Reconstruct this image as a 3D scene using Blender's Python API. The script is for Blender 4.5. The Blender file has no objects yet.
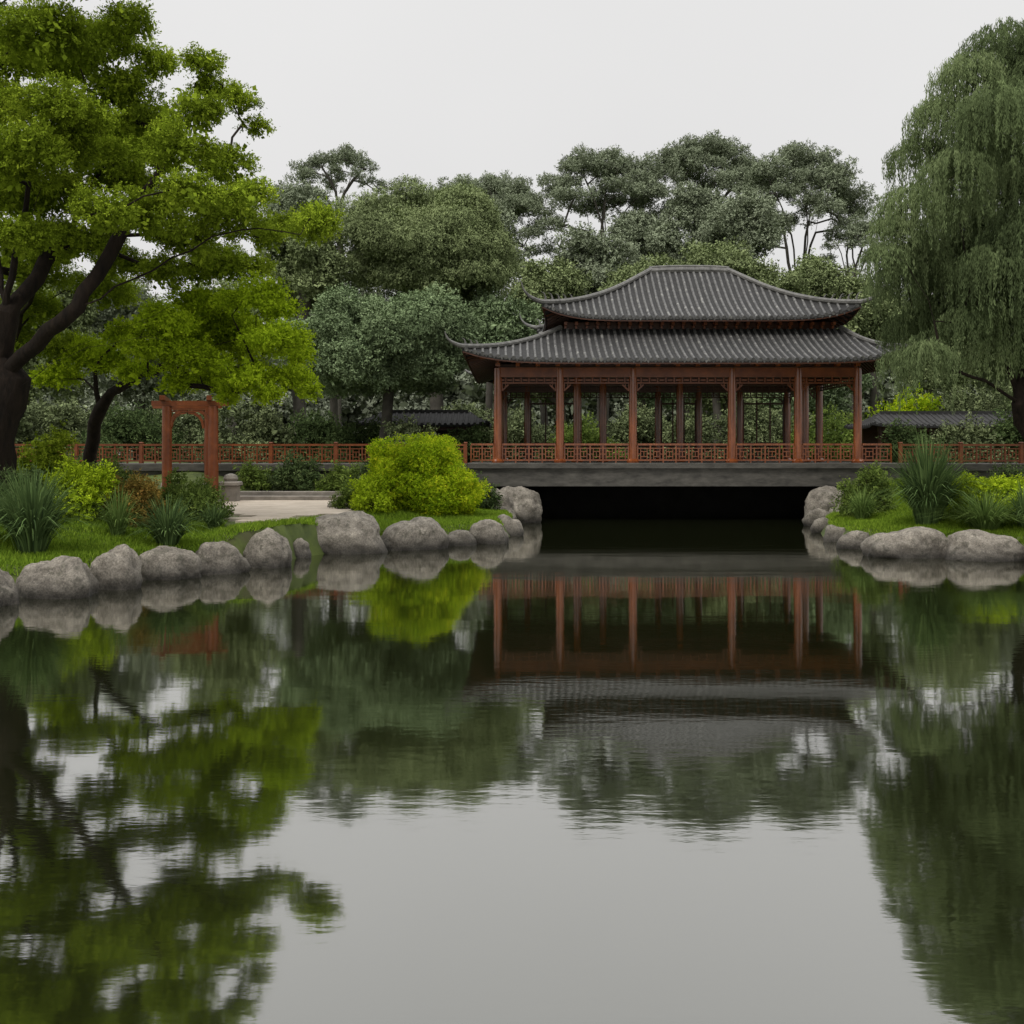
import bpy, bmesh, math, random
import numpy as np
from mathutils import Vector, Matrix, noise
scene = bpy.context.scene
COL = scene.collection
random.seed(3)

# ---------------------------------------------------------------- helpers
def W(px, py, d):
    return np.array([(px-512)*d/1024.0, d, 2-(py-455)*d/1024.0])

def make_mesh(name, verts, faces, mat=None, smooth=False, shade=None):
    verts = np.asarray(verts, dtype=np.float32); faces = np.asarray(faces, dtype=np.int32)
    me = bpy.data.meshes.new(name)
    k = faces.shape[1]; m = len(faces)
    me.vertices.add(len(verts)); me.vertices.foreach_set("co", verts.ravel())
    me.loops.add(m*k); me.loops.foreach_set("vertex_index", faces.ravel())
    me.polygons.add(m); me.polygons.foreach_set("loop_start", np.arange(0, m*k, k, dtype=np.int32))
    if shade is not None:
        at = me.attributes.new("shade", 'FLOAT', 'FACE'); at.data.foreach_set("value", np.asarray(shade, dtype=np.float32))
    me.update(calc_edges=True)
    me.polygons.foreach_set("use_smooth", np.full(m, smooth, dtype=bool))
    if mat: me.materials.append(mat)
    return me

class MB:
    def __init__(s): s.v=[]; s.f=[]
    def add(s, vs, fs):
        o=len(s.v); s.v.extend([tuple(map(float,p)) for p in vs]); s.f.extend([tuple(i+o for i in f) for f in fs])
    def box(s, x0,x1,y0,y1,z0,z1, bev=0.0):
        if bev<=0:
            s.add([(x0,y0,z0),(x1,y0,z0),(x1,y1,z0),(x0,y1,z0),(x0,y0,z1),(x1,y0,z1),(x1,y1,z1),(x0,y1,z1)],
              [(0,3,2,1),(4,5,6,7),(0,1,5,4),(1,2,6,5),(2,3,7,6),(3,0,4,7)])
        else:
            b=bev
            def ring(x0,x1,y0,y1,z): return [(x0,y0,z),(x1,y0,z),(x1,y1,z),(x0,y1,z)]
            vs=ring(x0,x1,y0,y1,z0)+ring(x0,x1,y0,y1,z1-b)+ring(x0+b,x1-b,y0+b,y1-b,z1)
            fs=[(0,3,2,1),(8,9,10,11)]
            for k in (0,4):
                for i in range(4):
                    j=(i+1)%4; fs.append((k+i,k+j,k+4+j,k+4+i))
            s.add(vs,fs)
    def beam(s, a, b, w, h):
        a=Vector(a); b=Vector(b); d=(b-a).normalized()
        up=Vector((0,0,1)) if abs(d.z)<0.95 else Vector((0,1,0))
        r=d.cross(up).normalized(); u=r.cross(d).normalized()
        vs=[]
        for p in (a,b):
            for i,j in ((-1,-1),(1,-1),(1,1),(-1,1)): vs.append(p+r*(i*w/2)+u*(j*h/2))
        s.add(vs,[(0,1,2,3),(7,6,5,4),(0,4,5,1),(1,5,6,2),(2,6,7,3),(3,7,4,0)])
    def tube(s, pts, rad, n=8, cap=True):
        pts=[Vector(p) for p in pts]; m=len(pts)
        if not hasattr(rad,'__len__'): rad=[rad]*m
        t0=(pts[1]-pts[0]).normalized()
        r=t0.orthogonal().normalized()
        vs=[]
        for i,p in enumerate(pts):
            t=(pts[min(i+1,m-1)]-pts[max(i-1,0)])
            if t.length<1e-7: t=t0.copy()
            t.normalize(); r=(r-t*r.dot(t))
            if r.length<1e-6: r=t.orthogonal()
            r.normalize(); b=t.cross(r)
            for k in range(n):
                a=2*math.pi*k/n
                vs.append(p+(r*math.cos(a)+b*math.sin(a))*rad[i])
        fs=[]
        for i in range(m-1):
            for k in range(n):
                k2=(k+1)%n; fs.append((i*n+k,i*n+k2,(i+1)*n+k2,(i+1)*n+k))
        if cap:
            fs.append(tuple(range(n-1,-1,-1))); fs.append(tuple((m-1)*n+k for k in range(n)))
        s.add(vs,fs)
    def lathe(s, c, prof, n=14):
        vs=[];fs=[]
        for (r,z) in prof:
            for k in range(n):
                a=2*math.pi*k/n; vs.append((c[0]+r*math.cos(a),c[1]+r*math.sin(a),c[2]+z))
        for i in range(len(prof)-1):
            for k in range(n):
                k2=(k+1)%n; fs.append((i*n+k,i*n+k2,(i+1)*n+k2,(i+1)*n+k))
        fs.append(tuple(range(n-1,-1,-1))); fs.append(tuple((len(prof)-1)*n+k for k in range(n)))
        s.add(vs,fs)
    def mesh(s,name,mat,smooth=False):
        me=bpy.data.meshes.new(name); me.from_pydata(s.v,[],s.f); me.update()
        if mat: me.materials.append(mat)
        if smooth:
            me.polygons.foreach_set("use_smooth", np.ones(len(me.polygons),dtype=bool))
            try: me.set_sharp_from_angle(angle=math.radians(40))
            except Exception: pass
        return me

def thing(name, label, cat, loc, group=None):
    e=bpy.data.objects.new(name,None); e.empty_display_size=0.3
    e.location=Vector([float(c) for c in loc]); e["label"]=label; e["category"]=cat
    if group: e["group"]=group
    COL.objects.link(e); return e
def single(name,label,cat,me,loc,group=None):
    me.transform(Matrix.Translation(-Vector([float(c) for c in loc])))
    o=bpy.data.objects.new(name,me); o.location=Vector([float(c) for c in loc]); o["label"]=label; o["category"]=cat
    if group: o["group"]=group
    COL.objects.link(o); return o
def wloc(o):
    v=Vector(o.location)
    while o.parent: o=o.parent; v+=o.location
    return v
def part(parent,name,me,loc=None):
    pl=wloc(parent)
    L=Vector([float(c) for c in loc]) if loc is not None else pl
    me.transform(Matrix.Translation(-L))
    o=bpy.data.objects.new(name,me); o.parent=parent; o.location=L-pl
    COL.objects.link(o); return o
def structure(name,me,kind="structure"):
    o=bpy.data.objects.new(name,me); o["kind"]=kind; COL.objects.link(o); return o

# ---------------------------------------------------------------- materials
def newmat(name):
    m=bpy.data.materials.new(name); m.use_nodes=True
    nt=m.node_tree; nt.nodes.clear()
    return m,nt,nt.nodes,nt.links
def ramp(nodes, stops):
    r=nodes.new("ShaderNodeValToRGB"); e=r.color_ramp.elements
    while len(e)>1: e.remove(e[-1])
    e[0].position=stops[0][0]; e[0].color=(*stops[0][1],1)
    for p,c in stops[1:]:
        x=e.new(p); x.color=(*c,1)
    return r
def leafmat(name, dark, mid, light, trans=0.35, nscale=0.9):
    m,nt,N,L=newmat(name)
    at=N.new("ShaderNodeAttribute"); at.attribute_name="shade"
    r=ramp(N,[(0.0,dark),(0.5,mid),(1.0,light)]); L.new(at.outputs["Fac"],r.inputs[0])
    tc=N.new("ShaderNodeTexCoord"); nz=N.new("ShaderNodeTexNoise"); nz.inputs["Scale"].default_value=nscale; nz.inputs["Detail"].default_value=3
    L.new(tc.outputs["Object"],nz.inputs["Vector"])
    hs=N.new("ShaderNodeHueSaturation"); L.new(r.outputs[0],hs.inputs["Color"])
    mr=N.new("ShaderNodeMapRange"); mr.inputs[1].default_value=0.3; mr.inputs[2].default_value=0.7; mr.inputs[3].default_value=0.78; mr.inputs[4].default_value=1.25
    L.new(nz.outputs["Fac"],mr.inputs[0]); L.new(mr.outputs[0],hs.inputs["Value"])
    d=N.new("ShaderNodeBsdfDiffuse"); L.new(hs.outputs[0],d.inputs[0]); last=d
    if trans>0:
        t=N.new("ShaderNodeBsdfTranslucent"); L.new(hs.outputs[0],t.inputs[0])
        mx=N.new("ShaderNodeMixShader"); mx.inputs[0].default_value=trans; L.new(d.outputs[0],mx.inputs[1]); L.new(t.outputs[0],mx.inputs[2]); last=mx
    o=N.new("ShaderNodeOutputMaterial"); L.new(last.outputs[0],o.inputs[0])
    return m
def solidmat(name, c1, c2, scale=4, rough=0.7, bump=0.3, bdist=0.02, detail=6, stretch=(1,1,1), spots=None, zdark=None, wave=None, spec=0.4, speck=None):
    m,nt,N,L=newmat(name)
    mp=N.new("ShaderNodeMapping"); mp.inputs["Scale"].default_value=stretch
    geo=N.new("ShaderNodeNewGeometry")
    L.new(geo.outputs["Position"],mp.inputs[0])
    nz=N.new("ShaderNodeTexNoise"); nz.inputs["Scale"].default_value=scale; nz.inputs["Detail"].default_value=detail; nz.inputs["Roughness"].default_value=0.65
    L.new(mp.outputs[0],nz.inputs["Vector"])
    r=ramp(N,[(0.3,c1),(0.7,c2)]); L.new(nz.outputs["Fac"],r.inputs[0])
    col=r.outputs[0]
    if spots:
        n2=N.new("ShaderNodeTexNoise"); n2.inputs["Scale"].default_value=spots[1]; n2.inputs["Detail"].default_value=5
        L.new(geo.outputs["Position"],n2.inputs["Vector"])
        r2=ramp(N,[(spots[2],(0,0,0)),(spots[2]+0.12,(1,1,1))]); L.new(n2.outputs["Fac"],r2.inputs[0])
        mx=N.new("ShaderNodeMixRGB"); L.new(r2.outputs[0],mx.inputs[0]); L.new(col,mx.inputs[1]); mx.inputs[2].default_value=(*spots[0],1)
        col=mx.outputs[0]
    if speck:
        n4=N.new("ShaderNodeTexNoise"); n4.inputs["Scale"].default_value=speck; n4.inputs["Detail"].default_value=3; n4.inputs["Roughness"].default_value=0.8
        L.new(geo.outputs["Position"],n4.inputs["Vector"])
        mr4=N.new("ShaderNodeMapRange"); mr4.inputs[1].default_value=0.32; mr4.inputs[2].default_value=0.68; mr4.inputs[3].default_value=0.5; mr4.inputs[4].default_value=1.45; L.new(n4.outputs["Fac"],mr4.inputs[0])
        mx=N.new("ShaderNodeMixRGB"); mx.blend_type='MULTIPLY'; mx.inputs[0].default_value=1; L.new(col,mx.inputs[1]); L.new(mr4.outputs[0],mx.inputs[2]); col=mx.outputs[0]
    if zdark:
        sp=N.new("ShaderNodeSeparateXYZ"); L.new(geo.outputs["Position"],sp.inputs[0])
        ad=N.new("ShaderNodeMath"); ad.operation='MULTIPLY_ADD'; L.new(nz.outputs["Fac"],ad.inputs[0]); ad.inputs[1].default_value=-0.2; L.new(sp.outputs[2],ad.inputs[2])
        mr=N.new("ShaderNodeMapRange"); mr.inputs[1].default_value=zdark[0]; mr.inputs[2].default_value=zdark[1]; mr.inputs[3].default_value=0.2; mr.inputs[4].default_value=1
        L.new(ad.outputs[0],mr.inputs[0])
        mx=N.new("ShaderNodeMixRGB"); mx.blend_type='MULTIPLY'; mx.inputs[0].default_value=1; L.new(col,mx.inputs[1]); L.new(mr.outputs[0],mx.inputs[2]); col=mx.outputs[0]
    b=N.new("ShaderNodeBsdfPrincipled"); L.new(col,b.inputs["Base Color"]); b.inputs["Roughness"].default_value=rough
    b.inputs["Specular IOR Level"].default_value=spec
    bp=N.new("ShaderNodeBump"); bp.inputs["Strength"].default_value=bump; bp.inputs["Distance"].default_value=bdist
    h=nz.outputs["Fac"]
    if wave:
        wv=N.new("ShaderNodeTexWave"); wv.bands_direction='Z'; wv.wave_profile='SAW'; wv.inputs["Scale"].default_value=wave; wv.inputs["Distortion"].default_value=0.3
        L.new(geo.outputs["Position"],wv.inputs["Vector"])
        am=N.new("ShaderNodeMath"); am.operation='ADD'; L.new(wv.outputs["Fac"],am.inputs[0]); L.new(h,am.inputs[1]); h=am.outputs[0]
    L.new(h,bp.inputs["Height"]); L.new(bp.outputs[0],b.inputs["Normal"])
    o=N.new("ShaderNodeOutputMaterial"); L.new(b.outputs[0],o.inputs[0])
    return m

M_bright=leafmat("leaf_bright",(0.13,0.19,0.010),(0.33,0.45,0.02),(0.52,0.62,0.04),0.26,0.7)
M_left=leafmat("leaf_left",(0.09,0.13,0.012),(0.23,0.31,0.025),(0.42,0.50,0.05),0.22,0.6)
M_willow=leafmat("leaf_willow",(0.075,0.10,0.045),(0.15,0.195,0.085),(0.26,0.315,0.15),0.28)
M_olive=leafmat("leaf_olive",(0.12,0.15,0.07),(0.215,0.26,0.12),(0.31,0.36,0.17),0.0,0.4)  # olive foliage, raised paler to stand in for haze on background trees
M_round=leafmat("leaf_round",(0.10,0.14,0.072),(0.18,0.24,0.122),(0.285,0.355,0.195),0.0,0.5)
M_farhaze=leafmat("leaf_far_haze",(0.17,0.195,0.13),(0.235,0.27,0.18),(0.30,0.34,0.235),0.0,0.4)  # grey-green paled so the distance haze sits in the leaf colour
M_farhaze2=leafmat("leaf_far_pale_haze",(0.19,0.215,0.155),(0.27,0.30,0.22),(0.34,0.37,0.28),0.0,0.3)  # haze painted into the leaf colour, palest for the far wood
M_shrub=leafmat("leaf_shrub",(0.05,0.08,0.018),(0.13,0.185,0.04),(0.25,0.32,0.075),0.3)
M_shrubdk=leafmat("leaf_shrub_dark",(0.032,0.05,0.02),(0.075,0.11,0.04),(0.14,0.185,0.07),0.2)
M_hedge=leafmat("leaf_hedge",(0.06,0.075,0.038),(0.14,0.17,0.08),(0.25,0.29,0.14),0.0)
M_red=leafmat("leaf_reddish",(0.09,0.07,0.018),(0.20,0.15,0.035),(0.42,0.22,0.06),0.3)
M_yel=leafmat("leaf_yellow",(0.10,0.17,0.008),(0.30,0.42,0.015),(0.62,0.60,0.03),0.35)
M_spike=leafmat("blade_dark",(0.035,0.06,0.025),(0.085,0.135,0.045),(0.18,0.26,0.09),0.25)
M_spike2=leafmat("blade_light",(0.05,0.085,0.02),(0.13,0.20,0.05),(0.27,0.36,0.11),0.3)
M_grass=leafmat("grass_blade",(0.06,0.11,0.012),(0.17,0.27,0.026),(0.32,0.43,0.05),0.3)
M_bark=solidmat("bark",(0.005,0.0035,0.0025),(0.024,0.016,0.011),9,0.9,0.9,0.05,stretch=(1,1,0.25),spec=0.2)
M_barkfar=solidmat("bark_far",(0.045,0.04,0.034),(0.10,0.09,0.075),3,0.9,0.4,0.03)
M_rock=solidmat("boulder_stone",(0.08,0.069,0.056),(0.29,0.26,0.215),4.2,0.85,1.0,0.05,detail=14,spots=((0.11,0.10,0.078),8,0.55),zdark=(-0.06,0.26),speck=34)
M_wood=solidmat("red_timber",(0.12,0.029,0.009),(0.30,0.085,0.022),3,0.20,0.2,0.01,stretch=(3,3,0.6),spec=0.8)
M_rail=solidmat("railing_timber",(0.10,0.026,0.009),(0.22,0.062,0.018),3,0.35,0.2,0.01)
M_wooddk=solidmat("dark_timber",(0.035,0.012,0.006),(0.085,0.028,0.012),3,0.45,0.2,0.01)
M_tile=solidmat("grey_roof_tile",(0.034,0.033,0.033),(0.14,0.136,0.13),7,0.5,0.6,0.03,wave=3.8,spots=((0.22,0.215,0.20),4.2,0.58))
M_ridge=solidmat("ridge_tile",(0.06,0.058,0.055),(0.18,0.174,0.162),7,0.6,0.5,0.02)
M_tilepan=solidmat("roof_pan_tile",(0.008,0.008,0.008),(0.03,0.029,0.028),6,0.8,0.5,0.02)
M_deck=solidmat("deck_stone",(0.03,0.028,0.024),(0.10,0.093,0.08),2.2,0.8,0.4,0.02,detail=8,stretch=(1,1,3))
M_shadestone=solidmat("underdeck_shade_stone",(0.002,0.002,0.0015),(0.006,0.006,0.005),2,0.95,0.3,0.02,spec=0.1)  # near-black colour paints in the shade under the deck
M_path=solidmat("path_stone",(0.36,0.30,0.235),(0.50,0.43,0.35),1.7,0.85,0.3,0.01,detail=9)
M_step=solidmat("step_stone",(0.14,0.125,0.105),(0.27,0.24,0.205),3,0.85,0.4,0.02)
M_ground=solidmat("soil_and_turf",(0.028,0.04,0.010),(0.09,0.12,0.022),1.2,0.95,0.8,0.05,detail=8,spots=((0.05,0.042,0.022),0.7,0.6))

# ---------------------------------------------------------------- ground
pond=np.array([(-7.0,14.6),(-6.35,15.6),(-5.9,16.8),(-5.2,17.8),(-4.6,18.8),(-4.15,20.1),(-3.5,21.4),(-2.2,22.3),(-1.0,23.2),(-0.2,24.2),
 (0.05,27),(0.2,30),(0.3,33.9),(9.9,33.9),(9.5,30.5),(8.3,27.5),(7.6,24.8),(7.5,22.6),(8.0,21.0),(9.3,20.2),(12,19.2),(17,15),(20,5),(18,-9),(-15,-9),(-17,4),(-13,12),(-9,13.6)])
path=np.array([(-5.0,18.7),(-4.35,19.9),(-3.75,23.4),(-5.0,29.4),(-9.2,29.4),(-9.3,26.0),(-6.2,23.4)])
def sdist(P,poly):
    P=np.asarray(P,float); n=len(poly); d=np.full(len(P),1e18); ins=np.zeros(len(P),bool)
    for i in range(n):
        a=poly[i]; b=poly[(i+1)%n]; e=b-a; w=P-a
        t=np.clip((w@e)/(e@e),0,1); q=w-t[:,None]*e; d=np.minimum(d,(q**2).sum(1))
        c=((a[1]>P[:,1])!=(b[1]>P[:,1])); 
        if abs(e[1])>1e-9:
            xi=a[0]+(P[:,1]-a[1])/e[1]*e[0]; ins^=(c&(P[:,0]<xi))
    return np.where(ins,-1,1)*np.sqrt(d)
def sst(a,b,x):
    t=np.clip((x-a)/(b-a),0,1); return t*t*(3-2*t)
def gheight(x,y):
    x=np.asarray(x,float); y=np.asarray(y,float)
    P=np.stack([x,y],1); s=sdist(P,pond)
    z=-0.8+1.22*sst(-0.7,0.35,s)+0.28*sst(0.3,3,s)
    out=sst(0.5,3,s)
    z+=out*(0.06*np.sin(x*0.9+1)*np.cos(y*0.7)+0.05*np.sin(x*2.1+y*1.3))
    z+=out*0.25*sst(-7,-10,x)
    z+=sst(0,1.5,s)*0.75*sst(28.5,33.5,y)
    z+=sst(0.3,2.0,s)*0.18*sst(8.0,11,x)
    pd=sdist(P,path); k=1-sst(0.0,0.8,pd)
    z=np.where(s>0.05,z*(1-k)+0.655*k,z)
    return z
def gz(x,y): return float(gheight([x],[y])[0])
def axis(lo,hi,st,far):
    a=list(np.arange(lo,hi+1e-6,st)); g=st; v=hi
    while v<far: g*=1.35; v+=g; a.append(v)
    g=st; v=lo
    while v>-far: g*=1.35; v-=g; a.insert(0,v)
    return np.array(a)
ax=axis(-17,19,0.2,900); ay=axis(10,44,0.2,900)
X,Y=np.meshgrid(ax,ay); Z=gheight(X.ravel(),Y.ravel())
V=np.stack([X.ravel(),Y.ravel(),Z],1); nx=len(ax); ny=len(ay)
I,J=np.meshgrid(np.arange(nx-1),np.arange(ny-1)); b=(J*nx+I).ravel()
structure("ground",make_mesh("ground",V,np.stack([b,b+1,b+nx+1,b+nx],1),M_ground,True))

# water
mw,nt,N,L=newmat("pond_water")
geo=N.new("ShaderNodeNewGeometry")
mp=N.new("ShaderNodeMapping"); mp.inputs["Scale"].default_value=(0.55,1.5,1); L.new(geo.outputs["Position"],mp.inputs[0])
n1=N.new("ShaderNodeTexNoise"); n1.inputs["Scale"].default_value=1.0; n1.inputs["Detail"].default_value=1; L.new(mp.outputs[0],n1.inputs["Vector"])
n2=N.new("ShaderNodeTexNoise"); n2.inputs["Scale"].default_value=8.0; n2.inputs["Detail"].default_value=3; L.new(mp.outputs[0],n2.inputs["Vector"])
n3=N.new("ShaderNodeTexNoise"); n3.inputs["Scale"].default_value=0.22; n3.inputs["Detail"].default_value=2; L.new(geo.outputs["Position"],n3.inputs["Vector"])
mr=N.new("ShaderNodeMapRange"); mr.inputs[1].default_value=0.42; mr.inputs[2].default_value=0.62; mr.inputs[3].default_value=0.14; mr.inputs[4].default_value=0.42; L.new(n3.outputs["Fac"],mr.inputs[0])
mm=N.new("ShaderNodeMath"); mm.operation='MULTIPLY'; L.new(n2.outputs["Fac"],mm.inputs[0]); L.new(mr.outputs[0],mm.inputs[1])
ma=N.new("ShaderNodeMath"); ma.operation='ADD'; L.new(n1.outputs["Fac"],ma.inputs[0]); L.new(mm.outputs[0],ma.inputs[1])
bp=N.new("ShaderNodeBump"); bp.inputs["Strength"].default_value=1; bp.inputs["Distance"].default_value=0.0022; L.new(ma.outputs[0],bp.inputs["Height"])
gl=N.new("ShaderNodeBsdfGlossy"); gl.inputs["Roughness"].default_value=0.042; gl.inputs["Color"].default_value=(0.94,0.94,0.915,1); L.new(bp.outputs[0],gl.inputs["Normal"])
df=N.new("ShaderNodeBsdfDiffuse"); df.inputs["Color"].default_value=(0.010,0.012,0.004,1)
lw=N.new("ShaderNodeLayerWeight"); lw.inputs["Blend"].default_value=0.5
mf=N.new("ShaderNodeMath"); mf.operation='MULTIPLY_ADD'; mf.use_clamp=True; L.new(lw.outputs["Facing"],mf.inputs[0]); mf.inputs[1].default_value=0.84; mf.inputs[2].default_value=0.01
mx=N.new("ShaderNodeMixShader"); L.new(mf.outputs[0],mx.inputs[0]); L.new(df.outputs[0],mx.inputs[1]); L.new(gl.outputs[0],mx.inputs[2])
o=N.new("ShaderNodeOutputMaterial"); L.new(mx.outputs[0],o.inputs[0])
wb=MB(); wb.add([(-30,-14,0),(30,-14,0),(30,36,0),(-30,36,0)],[(0,1,2,3)])
structure("water",wb.mesh("water",mw))

pb=MB()
yy=18.4; row=0
while yy<29.3:
    h=0.62; x=-10.0-(row%2)*0.4
    while x<-3:
        w=0.82; cs=[(x,yy),(x+w,yy),(x,yy+h),(x+w,yy+h)]
        if sdist([(x+w/2,yy+h/2)],path)[0]<0.05 and sdist(cs,pond).min()>0.42:
            z=0.70+random.uniform(-0.002,0.002); pb.box(x+.003,x+w-.003,yy+.003,yy+h-.003,0.5,z,0.005)
        x+=w
    yy+=h; row+=1
structure("path",pb.mesh("path",M_path))

# ---------------------------------------------------------------- trees
def unit(a): return a/np.maximum(np.linalg.norm(a,axis=-1,keepdims=True),1e-9)
def crmr(P,step):
    P=[np.array(p,float) for p in P]; out=[P[0]]
    for i in range(len(P)-1):
        p0=P[max(i-1,0)];p1=P[i];p2=P[i+1];p3=P[min(i+2,len(P)-1)]
        n=max(2,int(np.linalg.norm(p2-p1)/step))
        for k in range(1,n+1):
            t=k/n
            out.append(0.5*((2*p1)+(-p0+p2)*t+(2*p0-5*p1+4*p2-p3)*t*t+(-p0+3*p1-3*p2+p3)*t**3))
    return out
def skeleton(polys,targets,rng,trunk_r,tip_r,step=0.5,wig=0.12,mat=M_bark,name="trunk",flare=1.5):
    pos=[];par=[]
    for pi,P in enumerate(polys):
        if pi==0: last=-1
        else:
            A=np.array(pos); last=int(np.argmin(((A-np.array(P[0]))**2).sum(1)))
            P=[A[last]]+list(P[1:])
        pts=crmr(P,step)
        for k,p in enumerate(pts):
            if pi>0 and k==0: continue
            if not(pi==0 and k==0): p=p+rng.normal(0,wig*0.25,3)
            pos.append(p); par.append(last); last=len(pos)-1
    base=pos[0]; H=max(0.5,polys[0][-1][2]-base[2])
    tg=sorted([np.array(t) for t in targets],key=lambda t: np.linalg.norm(t-base))
    lo=base[2]+H*0.35
    for t in tg:
        A=np.array(pos); d=A-t; dist=np.linalg.norm(d,axis=1)
        pen=dist*(1+0.5*np.clip((A[:,2]-t[2])/(dist+.01),0,1)); pen[A[:,2]<lo]+=100
        j=int(np.argmin(pen)); a=pos[j]; L=np.linalg.norm(t-a)
        n=max(1,int(L/step)); last=j
        bow=np.array([0,0,0.18*L])
        for k in range(1,n+1):
            s=k/n; p=a+(t-a)*s+bow*math.sin(math.pi*s)*0.5+rng.normal(0,wig,3)*(0.5 if k<n else 0.2)*min(1,step*2)
            pos.append(p); par.append(last); last=len(pos)-1
    n=len(pos); ch=[[] for _ in range(n)]
    for i,p in enumerate(par):
        if p>=0: ch[p].append(i)
    cnt=[0]*n
    for i in range(n-1,-1,-1): cnt[i]=1 if not ch[i] else sum(cnt[c] for c in ch[i])
    e=math.log(trunk_r/tip_r)/math.log(max(cnt[0],2))
    rad=[tip_r*c**e for c in cnt]
    mb=MB(); stack=[(0,None)]
    while stack:
        i,pr=stack.pop(); P=[];R=[]
        if pr is not None: P.append(pos[pr]); R.append(min(rad[pr],rad[i]*1.25))
        while True:
            P.append(pos[i]); r=rad[i]
            dz=pos[i][2]-base[2]
            if cnt[i]>cnt[0]*0.5 and dz<0.9: r*=1+(flare-1)*(1-dz/0.9)**2
            R.append(r)
            if not ch[i]: break
            c=sorted(ch[i],key=lambda q:-cnt[q])
            for q in c[1:]: stack.append((q,i))
            i=c[0]
        if len(P)>=2: mb.tube(P,R,n=12 if R[0]>0.12 else (7 if R[0]>0.04 else 4),cap=False)
    return mb.mesh(name,mat,True)

def subpuffs(blobs,rng,k=10,rf=(0.3,0.5),flat=0.75,lowcut=-0.5,var=0.13):
    C=[];R=[];S=[]
    for (c,r) in blobs:
        c=np.array(c); r=np.array(r) if hasattr(r,'__len__') else np.array([r,r,r*0.8])
        for _ in range(k):
            while True:
                d=unit(rng.normal(0,1,3))
                if d[2]>lowcut: break
            C.append(c+d*r*rng.uniform(0.4,0.9)); q=r.mean()*rng.uniform(*rf); R.append([q,q,q*flat]); S.append(rng.normal(0,var))
    return np.array(C),np.array(R),np.array(S)
def leafcloud(puffs,rng,dens,Ln,Wd,per=8,droop=0.0,spr=3.0,shell=0.35,sh0=0.35,var=0.13):
    C,R,S=puffs
    n=np.maximum(3,(dens*(R.mean(1)**2)).astype(int)); idx=np.repeat(np.arange(len(C)),n)
    d=unit(rng.normal(0,1,(len(idx),3))); rr=rng.uniform(shell,1,len(idx))**0.6
    p=C[idx]+d*rr[:,None]*R[idx]
    sd=unit(d+rng.normal(0,0.5,d.shape)+np.array([0,0,-droop]))
    k=np.repeat(np.arange(len(idx)),per); t=rng.uniform(0,1,len(k))
    lp=p[k]+sd[k]*(t*Ln*spr)[:,None]+rng.normal(0,Ln*0.35,(len(k),3))
    a=unit(sd[k]+rng.normal(0,0.8,(len(k),3))+np.array([0,0,-droop*0.8]))
    nn=unit(d[k]*0.6+np.array([0,0,0.5])+rng.normal(0,0.4,(len(k),3)))
    s=unit(np.cross(nn,a)); l=(Ln*rng.uniform(0.6,1.35,len(k)))[:,None]*0.5; w=(Wd*rng.uniform(0.7,1.3,len(k)))[:,None]*0.5
    V=np.stack([lp-a*l,lp+s*w,lp+a*l,lp-s*w],1).reshape(-1,3)
    F=np.arange(len(V)).reshape(-1,4)
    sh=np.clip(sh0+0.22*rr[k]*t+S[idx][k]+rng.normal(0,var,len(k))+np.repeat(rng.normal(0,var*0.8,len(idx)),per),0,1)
    return V,F,sh
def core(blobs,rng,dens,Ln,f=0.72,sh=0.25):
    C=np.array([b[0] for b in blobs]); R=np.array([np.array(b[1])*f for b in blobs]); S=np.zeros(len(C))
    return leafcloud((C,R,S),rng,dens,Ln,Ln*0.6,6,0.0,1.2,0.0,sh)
def crown_mesh(parts,mat,name="crown"):
    V=[];F=[];S=[];o=0
    for v,f,s in parts: V.append(v);F.append(f+o);S.append(s);o+=len(v)
    return make_mesh(name,np.concatenate(V),np.concatenate(F),mat,False,np.concatenate(S))
def strands(starts,lens,rng,Ln,Wd,per_m,out,tone):
    n=np.maximum(4,(lens*per_m).astype(int)); k=np.repeat(np.arange(len(starts)),n); t=rng.uniform(0,1,len(k))
    o=out[k]; l=lens[k]
    sway=rng.normal(0,0.05,(len(starts),3))[k]
    p=starts[k]+o*(np.minimum(t*l*1.4,0.32))[:,None]+np.array([0,0,-1.0])*(t**1.25*l)[:,None]+sway*(t*l)[:,None]+rng.normal(0,0.025,(len(k),3))
    a=unit(np.array([0,0,-1.0])+rng.normal(0,0.28,(len(k),3))+o*0.3*(1-t)[:,None])
    nn=unit(o+rng.normal(0,0.7,(len(k),3))+np.array([0,0,.2])); s=unit(np.cross(nn,a))
    L2=(Ln*rng.uniform(.6,1.4,len(k)))[:,None]*.5; w=(Wd*rng.uniform(.7,1.3,len(k)))[:,None]*.5
    V=np.stack([p-a*L2,p+s*w,p+a*L2,p-s*w],1).reshape(-1,3); F=np.arange(len(V)).reshape(-1,4)
    sh=np.clip(0.45+np.repeat(tone+rng.normal(0,0.13,len(starts)),n)-0.1*t+rng.normal(0,0.07,len(k)),0,1)
    return V,F,sh

def blobs_px(L,d,rng,jit=1.2,flat=0.7):
    out=[]
    for b in L:
        px,py,r=b[:3]; dd=d+(b[3] if len(b)>3 else rng.uniform(-jit,jit)); R=r*dd/1024
        out.append((W(px,py,dd),np.array([R,R,R*flat])))
    return out

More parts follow.
